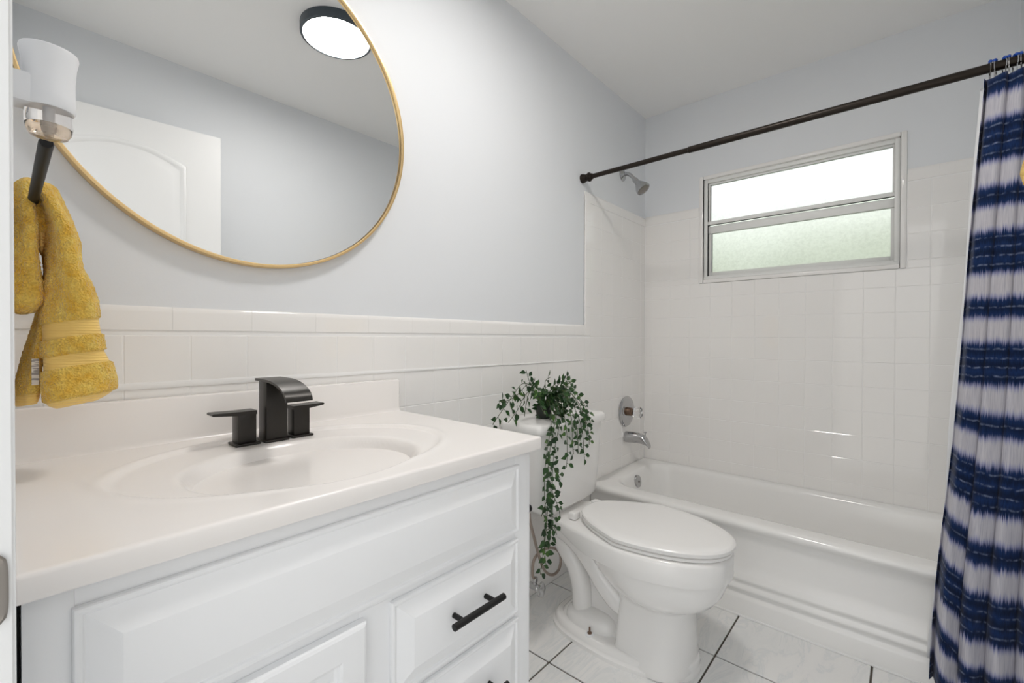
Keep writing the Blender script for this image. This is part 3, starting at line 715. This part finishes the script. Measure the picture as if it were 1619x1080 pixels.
bm = B(); ct_ = Vector((2.222, 1.086, H + .843)) + ax.normalized() * .079; lathe(bm, ct_, ax, [(0, .029), (.002, .029), (.003, .026)], 20); obj('spray_face', bm, M['steel'], hd)

# ------------------------------------------------------------------ curtain rod, curtain, liner, rings
RX, RZ = 1.822, H + .757
rod = thing('curtain_rod', (RX, Y1, RZ), 'dark bronze tension curtain rod running from wall to wall above the tub', 'curtain rod')
bm = B(); tube(bm, [(RX, Y1 - .01, RZ), (RX, .64, RZ)], .0105, 18); obj('thin_tube', bm, M['bronze'], rod)
bm = B(); tube(bm, [(RX, .66, RZ), (RX, .659, RZ), (RX, Y0 + .01, RZ)], [.011, .0128, .0128], 18); obj('thick_tube', bm, M['bronze'], rod)
for yy, dy in ((Y1 - .001, -1), (Y0 + .001, 1)):
    bm = B(); lathe(bm, (RX, yy, RZ), (0, dy, 0), [(0, .022), (.010, .021), (.020, .0165), (.032, .0165), (.036, .021), (.042, .021), (.046, .0155), (.056, .013)], 24); obj('end_cap', bm, M['bronze'], rod)
# curtain: pleated cloth, spreading towards the floor
NF = 4.5
def curtain_pt(s, z, back=0):
    tz = sstep(.06, 1.78, z); tz = (z - .05) / 1.72
    yl = -.063 + (-.161 + .063) * min(1, tz) ** 1.0 + .012 * math.sin(z * 5.0) * (1 - tz) * .6
    y = yl + (-.306 - yl) * s
    amp = .019 + .008 * (1 - tz)
    phs = 2 * PI * (NF * s ** (1.0) + .10 * math.sin(z * 2.2 + s * 3)) - .9
    x = 1.812 - .004 * (1 - tz) + amp * (math.cos(phs) * 1.05 + .30 * math.sin(2 * phs + z * 1.5)) + .004 * noise.noise(Vector((s * 6, z * 3, 0)))
    y += .012 * math.sin(phs) * (s > .0) * min(1, s * 6) * min(1, (1 - s) * 6)
    return Vector((min(x, 1.853), min(y, 9), z))
ZT = H + .732; ZB = .055
bm = B(); uvl = bm.loops.layers.uv.new('UVMap'); NS, NZ = 180, 150; G = []
for i in range(NS + 1):
    s = i / NS; row = []
    for j in range(NZ + 1):
        f_ = j / NZ; phs = 2 * PI * NF * s - .9
        z = ZT - .008 * (1 - math.cos(phs)) * .8 * (1 - f_) + (ZB - ZT) * f_
        row.append((bm.verts.new(curtain_pt(s, z)), s, z))
    G.append(row)
for i in range(NS):
    for j in range(NZ):
        q = (G[i][j], G[i][j + 1], G[i + 1][j + 1], G[i + 1][j]); f = bm.faces.new([a[0] for a in q])
        for lp, a in zip(f.loops, q):
            s, z = a[1], a[2]; zr = z - H
            low = sstep(.15, -.9, zr) if False else max(0, min(1, (-zr - .1) / .8))
            sag = low * .115 * (1 - math.exp(-(s * 5.5) ** 2)) - low * .03 * (s > .5) * (s - .5)
            lp[uvl].uv = (s * .75, (zr + sag) - .576 + .307 * 10 + .094 * .307 + .0)
solid = []
cur = obj('shower_curtain', bm, M['tiedye'], loc=(1.818, -.2, ZB), sharp=180)
md = cur.modifiers.new('thickness', 'SOLIDIFY'); md.thickness = .0012; md.offset = 0
tag(cur, 'navy and white tie-dye striped shower curtain gathered at the right of the tub', 'shower curtain')
bm = B(); G = []
for i in range(41):
    s = i / 40; row = []
    for j in range(61):
        z = ZT - .01 + (ZB + .05 - ZT) * j / 60; tz = (z - .05) / 1.72
        yl = -.0595 - .0975 * min(1, tz) + .006 * math.sin(z * 9) * (1 - tz)
        row.append(bm.verts.new((1.8625 + .0035 * math.sin(s * 30 + z) - .0 , yl + (-.300 - yl) * s, z)))
    G.append(row)
for i in range(40):
    for j in range(60): bm.faces.new((G[i][j], G[i][j + 1], G[i + 1][j + 1], G[i + 1][j]))
ln = obj('curtain_liner', bm, M['liner'], loc=(1.862, -.2, ZB), sharp=180)
md = ln.modifiers.new('thickness', 'SOLIDIFY'); md.thickness = .0006; md.offset = 0
tag(ln, 'plain white curtain liner showing as a thin edge behind the striped curtain', 'curtain liner')
rn = None
ry = [-.1725, -.183, -.1995, -.2085, -.2195, -.231, -.244, -.258]
words = ['leftmost blue-beaded curtain ring, at the free edge of the striped curtain', 'second blue-beaded curtain ring from the free edge of the curtain', 'third blue-beaded curtain ring from the free edge of the curtain', 'fourth blue-beaded curtain ring from the free edge of the curtain', 'fifth blue-beaded curtain ring from the free edge of the curtain', 'sixth blue-beaded curtain ring, at the right edge of the photo', 'seventh blue-beaded curtain ring, beyond the right edge of the photo', 'eighth blue-beaded curtain ring, nearest the front wall']
for i, y in enumerate(ry[:7]):
    if rn is None:
        rn = thing('curtain_ring', (RX, y, RZ), words[0], 'curtain ring', 'beaded wire rings on the curtain rod')
        bm = B(); pts = []
        for k in range(25):
            a = math.radians(-50 + 280 * k / 24); pts.append((RX + .0163 * math.cos(a), y, RZ + .0163 * math.sin(a)))
        pts = [(RX + .004, y, RZ - .040), (RX + .010, y, RZ - .034), (RX + .0100, y, RZ - .022)] + pts + [(RX - .0105, y, RZ - .024), (RX - .009, y, RZ - .036), (RX - .002, y, RZ - .042), (RX + .004, y, RZ - .040)]
        tube(bm, spline(pts, 2), .0013, 6); obj('wire', bm, M['chrome'], rn)
        bm = B()
        for a in (52, 78, 104, 130):
            bmesh.ops.create_icosphere(bm, subdivisions=2, radius=.0042, matrix=Matrix.Translation((RX + .0175 * math.cos(math.radians(a)), y, RZ + .0175 * math.sin(math.radians(a)))))
        obj('beads', bm, M['bead'], rn)['label'] = 'bright blue beads'
    else:
        c = rn.copy(); COL.objects.link(c); c.location = (RX, y, RZ); c.rotation_euler = (0, 0, math.radians([0, -14, 10, -8, 16, -10, 8][i])); c['label'] = words[i]
        for ch in list(rn.children):
            k = ch.copy(); COL.objects.link(k); k.parent = c

# ------------------------------------------------------------------ towel bar on the left wall, yellow towel, scented plug-in
BX, BZ = .0300, H + .2005
ba = thing('towel_bar', (0, 1.0, BZ), 'black towel bar on the left wall under the white plug-in', 'towel bar')
bm = B(); tube(bm, [(BX + .0005, .668, BZ), (BX + .0005, .672, BZ), (BX, 1.070, BZ)], [.0052, .0060, .0060], 14); obj('bar', bm, M['black'], ba)
bm = B(); lathe(bm, (.0005, 1.07, BZ), (1, 0, 0), [(0, .016), (.004, .016), (.006, .007), (.036, .007), (.038, .005)], 20); obj('wall_mount', bm, M['black'], ba)
tw = thing('hand_towel', (.06, 1.0, H - .105), 'yellow terry hand towel bunched over the black bar beside the mirror', 'towel')
def terry_loft(bm, levels, n=150, yw=.05, disp=.0022, band=None, seed=0, tex=.0019):
    """levels: (z, xl, xr, yc, yhalf) top to bottom"""
    rings = []; L2 = []
    for i in range(len(levels) - 1):
        a, b_ = levels[i], levels[i + 1]; k = max(2, int(abs(a[0] - b_[0]) / .0022))
        for j in range(k): t_ = j / k; L2.append([a[q] + (b_[q] - a[q]) * t_ for q in range(5)])
    L2.append(list(levels[-1]))
    # smooth a little
    for _ in range(2):
        L3 = [L2[0]] + [[(L2[i - 1][q] + 2 * L2[i][q] + L2[i + 1][q]) / 4 for q in range(5)] for i in range(1, len(L2) - 1)] + [L2[-1]]; L2 = L3
    mats = []
    for z, xl, xr, yc, yh in L2:
        cx, hx = (xl + xr) / 2, (xr - xl) / 2; zr = z - H
        isb = band and any(b0 <= zr <= b1 for b0, b1 in band); mats.append(1 if isb else 0)
        ring = []
        for k in range(n):
            a = 2 * PI * k / n; c, s_ = math.cos(a), math.sin(a)
            ex = .8
            px = cx + hx * math.copysign(abs(c) ** ex, c); py = yc + yh * math.copysign(abs(s_) ** ex, s_)
            d = disp * noise.noise(Vector((px * 22 + seed, py * 22, z * 9))) * 2 + .004 * math.cos(3 * a + z * 14 + seed) * min(1, yh / .04)
            if not isb: d += tex * noise.noise(Vector((px * 330, py * 330, z * 330 + seed))) + .0012
            else: d -= .0022
            sh_ = (a - PI) / PI
            ring.append(Vector((px + d * c, py + d * s_, z + .010 * math.cos(a * 1.0 + .4) * (hx / .05))))
        rings.append(ring)
    R_ = loft(bm, rings)
    return mats, n
def build_terry(name, levels, par, band=None, **k):
    bm = B(); mats, n = terry_loft(bm, levels, band=band, **k)
    fs = list(bm.faces)
    for i in range(len(mats) - 1):
        if mats[i] and mats[i + 1]:
            for j in range(n): fs[i * n + j].material_index = 1
    return obj(name, bm, [M['terry'], M['band']], par, sharp=80)
# main hanging part (right), measured outline from bar down to hem
lv = [(.232, .034, .046, .985, .008), (.226, .030, .052, .985, .030), (.205, .033, .060, .985, .042), (.170, .042, .074, .985, .048), (.145, .043, .082, .985, .05), (.128, .0440, .082, .985, .052), (.100, .0455, .083, .985, .054), (.078, .043, .094, .985, .056), (.050, .043, .102, .985, .056), (.020, .041, .104, .985, .056), (-.010, .040, .106, .985, .056), (-.028, .039, .107, .985, .055), (-.050, .038, .115, .985, .055), (-.075, .037, .120, .985, .056), (-.092, .038, .121, .985, .056), (-.100, .040, .112, .985, .05), (-.106, .05, .098, .985, .04)]
build_terry('hanging_fold', [(H + a, b_, c, d, e_) for a, b_, c, d, e_ in lv], tw, band=[(-.001, .024), (-.046, -.026), (-.12, -.094)])
# rolled fold on the left
lv = [(.236, .020, .030, .990, .008), (.228, .0130, .033, .99, .026), (.20, .0110, .034, .990, .036), (.16, .0100, .037, .990, .040), (.12, .0095, .0345, .990, .042), (.08, .0095, .0360, .990, .042), (.055, .0100, .0385, .99, .040), (.042, .0120, .034, .990, .034), (.034, .016, .027, .990, .02)]
build_terry('rolled_fold', [(H + a, b_, c, d, e_) for a, b_, c, d, e_ in lv], tw, seed=5, disp=.0012)
# bridge over the bar and the small woven strip between folds
lv = [(.226, .030, .040, 1.00, .014), (.21, .028, .046, 1.0, .03), (.175, .032, .047, 1.0, .032), (.158, .034, .047, 1.0, .032), (.135, .035, .047, 1.0, .030), (.128, .037, .045, 1.0, .02)]
build_terry('centre_fold', [(H + a, b_, c, d, e_) for a, b_, c, d, e_ in lv], tw, band=[(.12, .157)], seed=9, disp=.0008)
# slanting back flap
lv = [(.050, .040, .046, 1.02, .030), (.0, .030, .043, 1.02, .038), (-.05, .0195, .040, 1.02, .042), (-.085, .0125, .040, 1.02, .044), (-.098, .0105, .039, 1.02, .042), (-.104, .013, .036, 1.02, .036)]
fp = build_terry('back_flap', [(H + a, b_, c, d, e_) for a, b_, c, d, e_ in lv], tw, band=[(-.12, -.086)], seed=2, disp=.001)
bm = B(); box(bm, .0275, .0355, .9690, .9702, H - .072, H - .033, .0003, 1); obj('care_label', bm, M['care'], fp)['label'] = 'pale printed care label'
# plug-in air freshener
px_, py_ = .0290, .600
pg = thing('plug_in_freshener', (px_, py_, H + .18), 'white plug-in air freshener with clear oil bottle on the left wall', 'air freshener')
bm = B(); lathe(bm, (px_ + .0005, py_, H + .210), (0, 0, 1), [(0, .0168), (.002, .0180), (.012, .0176), (.030, .0176), (.044, .0186), (.0525, .0202), (.0545, .0198), (.0535, .018)], 40); obj('shade', bm, M['plastic'], pg)
bm = B(); box(bm, .0005, px_ - .010, py_ - .013, py_ + .013, H + .209, H + .236, .003); obj('plug_body', bm, M['plastic'], pg)
bm = B(); lathe(bm, (px_, py_, H + .1850), (0, 0, 1), [(0, .010), (.001, .0128), (.005, .0152), (.012, .0165), (.022, .0160), (.027, .0145), (.0315, .012)], 32); obj('oil_bottle', bm, M['glass_clear'], pg)['label'] = 'clear glass oil bottle'
bm = B(); lathe(bm, (px_, py_, H + .1868), (0, 0, 1), [(0, .0095), (.002, .0125), (.0045, .0138), (.0085, .0145)], 28); 
obj('oil', bm, M['oil'], pg)['label'] = 'amber oil'
bm = B(); lathe(bm, (px_, py_, H + .1885), (0, 0, 1), [(0, .0028), (.024, .0028)], 12); obj('wick', bm, M['plastic'], pg)['label'] = 'white wick'

# second yellow towel on the front wall (only its edge shows)
t2 = thing('bath_towel', (1.38, Y0, H - .1), 'yellow towel on the front wall, its edge showing against the curtain', 'towel')
lv = [(.425, 1.30, 1.46, -.262, .015), (.412, 1.27, 1.50, -.252, .038), (.392, 1.26, 1.51, -.242, .050), (.355, 1.26, 1.51, -.2375, .0555), (.330, 1.26, 1.51, -.239, .054), (.305, 1.26, 1.51, -.252, .040), (.2, 1.26, 1.51, -.268, .030), (-.02, 1.26, 1.51, -.268, .030), (-.1, 1.26, 1.51, -.268, .030), (-.105, 1.27, 1.50, -.268, .022)]
build_terry('draped_cloth', [(H + a, b_, c, d, e_) for a, b_, c, d, e_ in lv], t2, band=[(-.05, -.02)], tex=.0019)
b2 = thing('towel_rail', (1.38, Y0, H + .39), 'black rail on the front wall under the yellow towel', 'towel rail')
bm = B(); tube(bm, [(1.18, -.258, H + .37), (1.58, -.258, H + .37)], .007, 12); obj('bar', bm, M['black'], b2)
for xx in (1.19, 1.57):
    bm = B(); lathe(bm, (xx, Y0 + .0005, H + .37), (0, 1, 0), [(0, .018), (.004, .018), (.006, .008), (.057, .008)], 16); obj('post', bm, M['black'], b2)

# ------------------------------------------------------------------ ivy on the tank lid
PX, PY, PZ0 = 1.375, 1.045, .7618
iv = thing('trailing_ivy', (PX, PY, PZ0), 'artificial trailing ivy in a small dark pot on the toilet tank lid', 'plant')
bm = B(); lathe(bm, (PX, PY, PZ0), (0, 0, 1), [(0, .024), (.002, .026), (.045, .034), (.050, .034), (.050, .030), (.044, .029), (.044, .004)], 20); obj('pot', bm, M['pot'], iv)
rv = random.Random(11)
sb, lb = B(), B()
def leaf(p, d, up, L_):
    d = d.normalized(); s_ = d.cross(up)
    if s_.length < .1: s_ = d.cross(Vector((.3, .8, .2)))
    s_.normalize(); u = s_.cross(d).normalized(); W_ = L_ * rv.uniform(.27, .34)
    rows = [(0, .03), (.12, .45), (.30, .92), (.48, 1.0), (.68, .72), (.86, .3), (1.0, .02)]
    prev_ = None; curl = rv.uniform(-.15, .35)
    for t_, wd in rows:
        c = p + d * (L_ * t_) - u * (curl * L_ * t_ * t_); a = s_ * W_ * wd; f_ = u * (W_ * wd * .35)
        row = [lb.verts.new(c - a + f_), lb.verts.new(c), lb.verts.new(c + a + f_)]
        if prev_:
            lb.faces.new((prev_[0], prev_[1], row[1], row[0])); lb.faces.new((prev_[1], prev_[2], row[2], row[1]))
        prev_ = row
def ok(p):
    if p.z < .766 and p.y > .938 and 1.22 < p.x < 1.70: return False
    if p.y > 1.145 or (p.x < .80 and p.z < .86): return False
    return True
def vine(pts, dens=.0165, L_=.0265, k=6, start=0, rad=.0011, side=1.0):
    path = spline(pts, k); tube(sb, path, rad, 5)
    acc = 0; sgn = 1
    for a, b_ in zip(path[start:], path[start + 1:]):
        seg = (b_ - a); acc += seg.length
        while acc > dens:
            acc -= dens * 1.75 * rv.uniform(.75, 1.25); sgn = -sgn
            d0 = seg.normalized(); lat = d0.cross(Vector((0, -1, 0)))
            if lat.length < .2: lat = Vector((1, 0, 0))
            lat.normalize()
            d = (lat * sgn * side + d0 * rv.uniform(.2, .9) + Vector((rv.uniform(-.3, .3), rv.uniform(-.6, .1), rv.uniform(-.3, .2))))
            st = a + d.normalized() * rv.uniform(.004, .010)
            if ok(st) and ok(st + d.normalized() * L_):
                tube(sb, [a, st], rad * .7, 4); leaf(st, d, Vector((rv.uniform(-.5, .5), -1, rv.uniform(.0, .8))), L_ * rv.uniform(.78, 1.2))
h = lambda x, y, z: (x, y, H + z)
O = h(PX, PY, -.262)
# main cascade over the front of the tank
vine([O, h(1.345, .99, -.235), h(1.300, .932, -.27), h(1.261, .925, -.36), h(1.239, .922, -.46), h(1.236, .92, -.56), h(1.226, .92, -.66), h(1.209, .92, -.745), h(1.196, .92, -.80)], .0078)
vine([O, h(1.360, .985, -.225), h(1.322, .930, -.28), h(1.279, .924, -.40), h(1.262, .92, -.50), h(1.264, .92, -.60), h(1.256, .92, -.66), h(1.239, .92, -.73)], .0095)
vine([O, h(1.330, .99, -.23), h(1.269, .930, -.29), h(1.226, .922, -.42), h(1.216, .92, -.52), h(1.226, .92, -.62), h(1.216, .92, -.70), h(1.226, .92, -.775)], .0085)
vine([h(1.239, .922, -.50), h(1.264, .915, -.55), h(1.289, .912, -.60), h(1.302, .912, -.64)], .011)
vine([h(1.236, .92, -.55), h(1.209, .915, -.575), h(1.189, .912, -.60)], .013)
vine([h(1.249, .92, -.44), h(1.274, .915, -.46), h(1.299, .912, -.50)], .013)
vine([h(1.226, .92, -.66), h(1.264, .915, -.66), h(1.279, .912, -.69)], .013)
# right cascade
for q in ([h(1.423, .975, -.20), h(1.457, .932, -.27), h(1.488, .922, -.33), h(1.503, .92, -.385), h(1.499, .918, -.415)], [h(1.408, .975, -.205), h(1.435, .93, -.29), h(1.457, .922, -.36), h(1.465, .92, -.43), h(1.467, .918, -.46)], [h(1.393, .97, -.21), h(1.412, .928, -.30), h(1.423, .92, -.37), h(1.422, .918, -.42)], [h(1.385, .965, -.21), h(1.389, .926, -.30), h(1.387, .92, -.38), h(1.391, .918, -.43)], [h(1.431, .98, -.19), h(1.469, .935, -.24), h(1.499, .924, -.29), h(1.518, .92, -.35)], [h(1.360, .965, -.22), h(1.350, .926, -.31), h(1.352, .92, -.40), h(1.345, .918, -.47)], [h(1.416, .975, -.20), h(1.446, .93, -.25), h(1.469, .92, -.31), h(1.480, .915, -.38)]):
    vine([O] + q, .0088, .025)
# left arcs over towards the vanity
for q in ([h(1.30, 1.035, -.185), h(1.23, 1.03, -.165), h(1.18, 1.03, -.20), h(1.12, 1.03, -.25), h(1.075, 1.03, -.29)], [h(1.31, 1.03, -.18), h(1.25, 1.025, -.17), h(1.19, 1.02, -.20), h(1.14, 1.02, -.215), h(1.095, 1.02, -.212)], [h(1.30, 1.03, -.20), h(1.24, 1.02, -.20), h(1.18, 1.01, -.25), h(1.12, 1.0, -.285)], [h(1.32, 1.04, -.20), h(1.27, 1.03, -.16), h(1.255, 1.03, -.13), h(1.25, 1.03, -.118)], [h(1.30, 1.03, -.19), h(1.255, 1.02, -.20), h(1.225, 1.01, -.24), h(1.205, 1.0, -.275)], [h(1.32, 1.02, -.22), h(1.27, .98, -.24), h(1.25, .945, -.27)]):
    vine([O] + q, .0100, .026, start=5)
# upright shoots right
for q in ([h(1.43, 1.04, -.19), h(1.49, 1.04, -.175), h(1.535, 1.035, -.18), h(1.56, 1.03, -.195)], [h(1.42, 1.03, -.20), h(1.47, 1.02, -.17), h(1.50, 1.02, -.16)], [h(1.38, 1.04, -.20), h(1.365, 1.03, -.165), h(1.385, 1.02, -.15)], [h(1.42, 1.02, -.2), h(1.475, 1.0, -.19), h(1.51, .99, -.21)]):
    vine([O] + q, .0088, .027)
for _ in range(150):   # dense clump hiding the pot
    a = rv.uniform(0, 2 * PI); el_ = rv.uniform(-1.3, 1.2); R_ = rv.uniform(.018, .055)
    p = Vector((PX + .02 + R_ * 1.25 * math.cos(a) * math.cos(el_ * .8), PY - .02 + R_ * math.sin(a) * math.cos(el_ * .8), H - .250 + .052 * math.sin(el_)))
    d = Vector((math.cos(a), math.sin(a) * .7, rv.uniform(-.6, .7)))
    if ok(p) and ok(p + d.normalized() * .024): leaf(p, d, Vector((rv.uniform(-.5, .5), -.8, .6)), rv.uniform(.022, .030))
obj('stems', sb, M['stem'], iv); obj('foliage', lb, M['leaf'], iv, sharp=180)

# ------------------------------------------------------------------ outside the window
bm = B(); box(bm, X1 + .16, 14, -8, 9, -.25, -.05); tag(obj('lawn', bm, M['soil']), 'green lawn outside the frosted window', 'lawn')
bm = B(); G = []
for i in range(81):
    row = []
    for j in range(31):
        y = -3.5 + 8 * i / 80; z = -.05 + 2.62 * j / 30
        n1_ = noise.noise(Vector((y * 1.3, z * 1.3, 0))); n2_ = noise.noise(Vector((y * 5, z * 5, 4)))
        row.append(bm.verts.new((5.2 - .35 * n1_ - .18 * n2_ + .6 * max(0, (j - 24) / 6) ** 2, y, z * (1 + .08 * noise.noise(Vector((y * 1.1, 0, 7))) * j / 30))))
    G.append(row)
for i in range(80):
    for j in range(30): bm.faces.new((G[i][j], G[i + 1][j], G[i + 1][j + 1], G[i][j + 1]))
bk = [[bm.verts.new((6.2, r0[0].co.y, -.05)), bm.verts.new((6.2, r0[0].co.y, r0[-1].co.z))] for r0 in G]
for i in range(80):
    bm.faces.new((G[i][30], G[i + 1][30], bk[i + 1][1], bk[i][1])); bm.faces.new((bk[i][0], bk[i][1], bk[i + 1][1], bk[i + 1][0]))
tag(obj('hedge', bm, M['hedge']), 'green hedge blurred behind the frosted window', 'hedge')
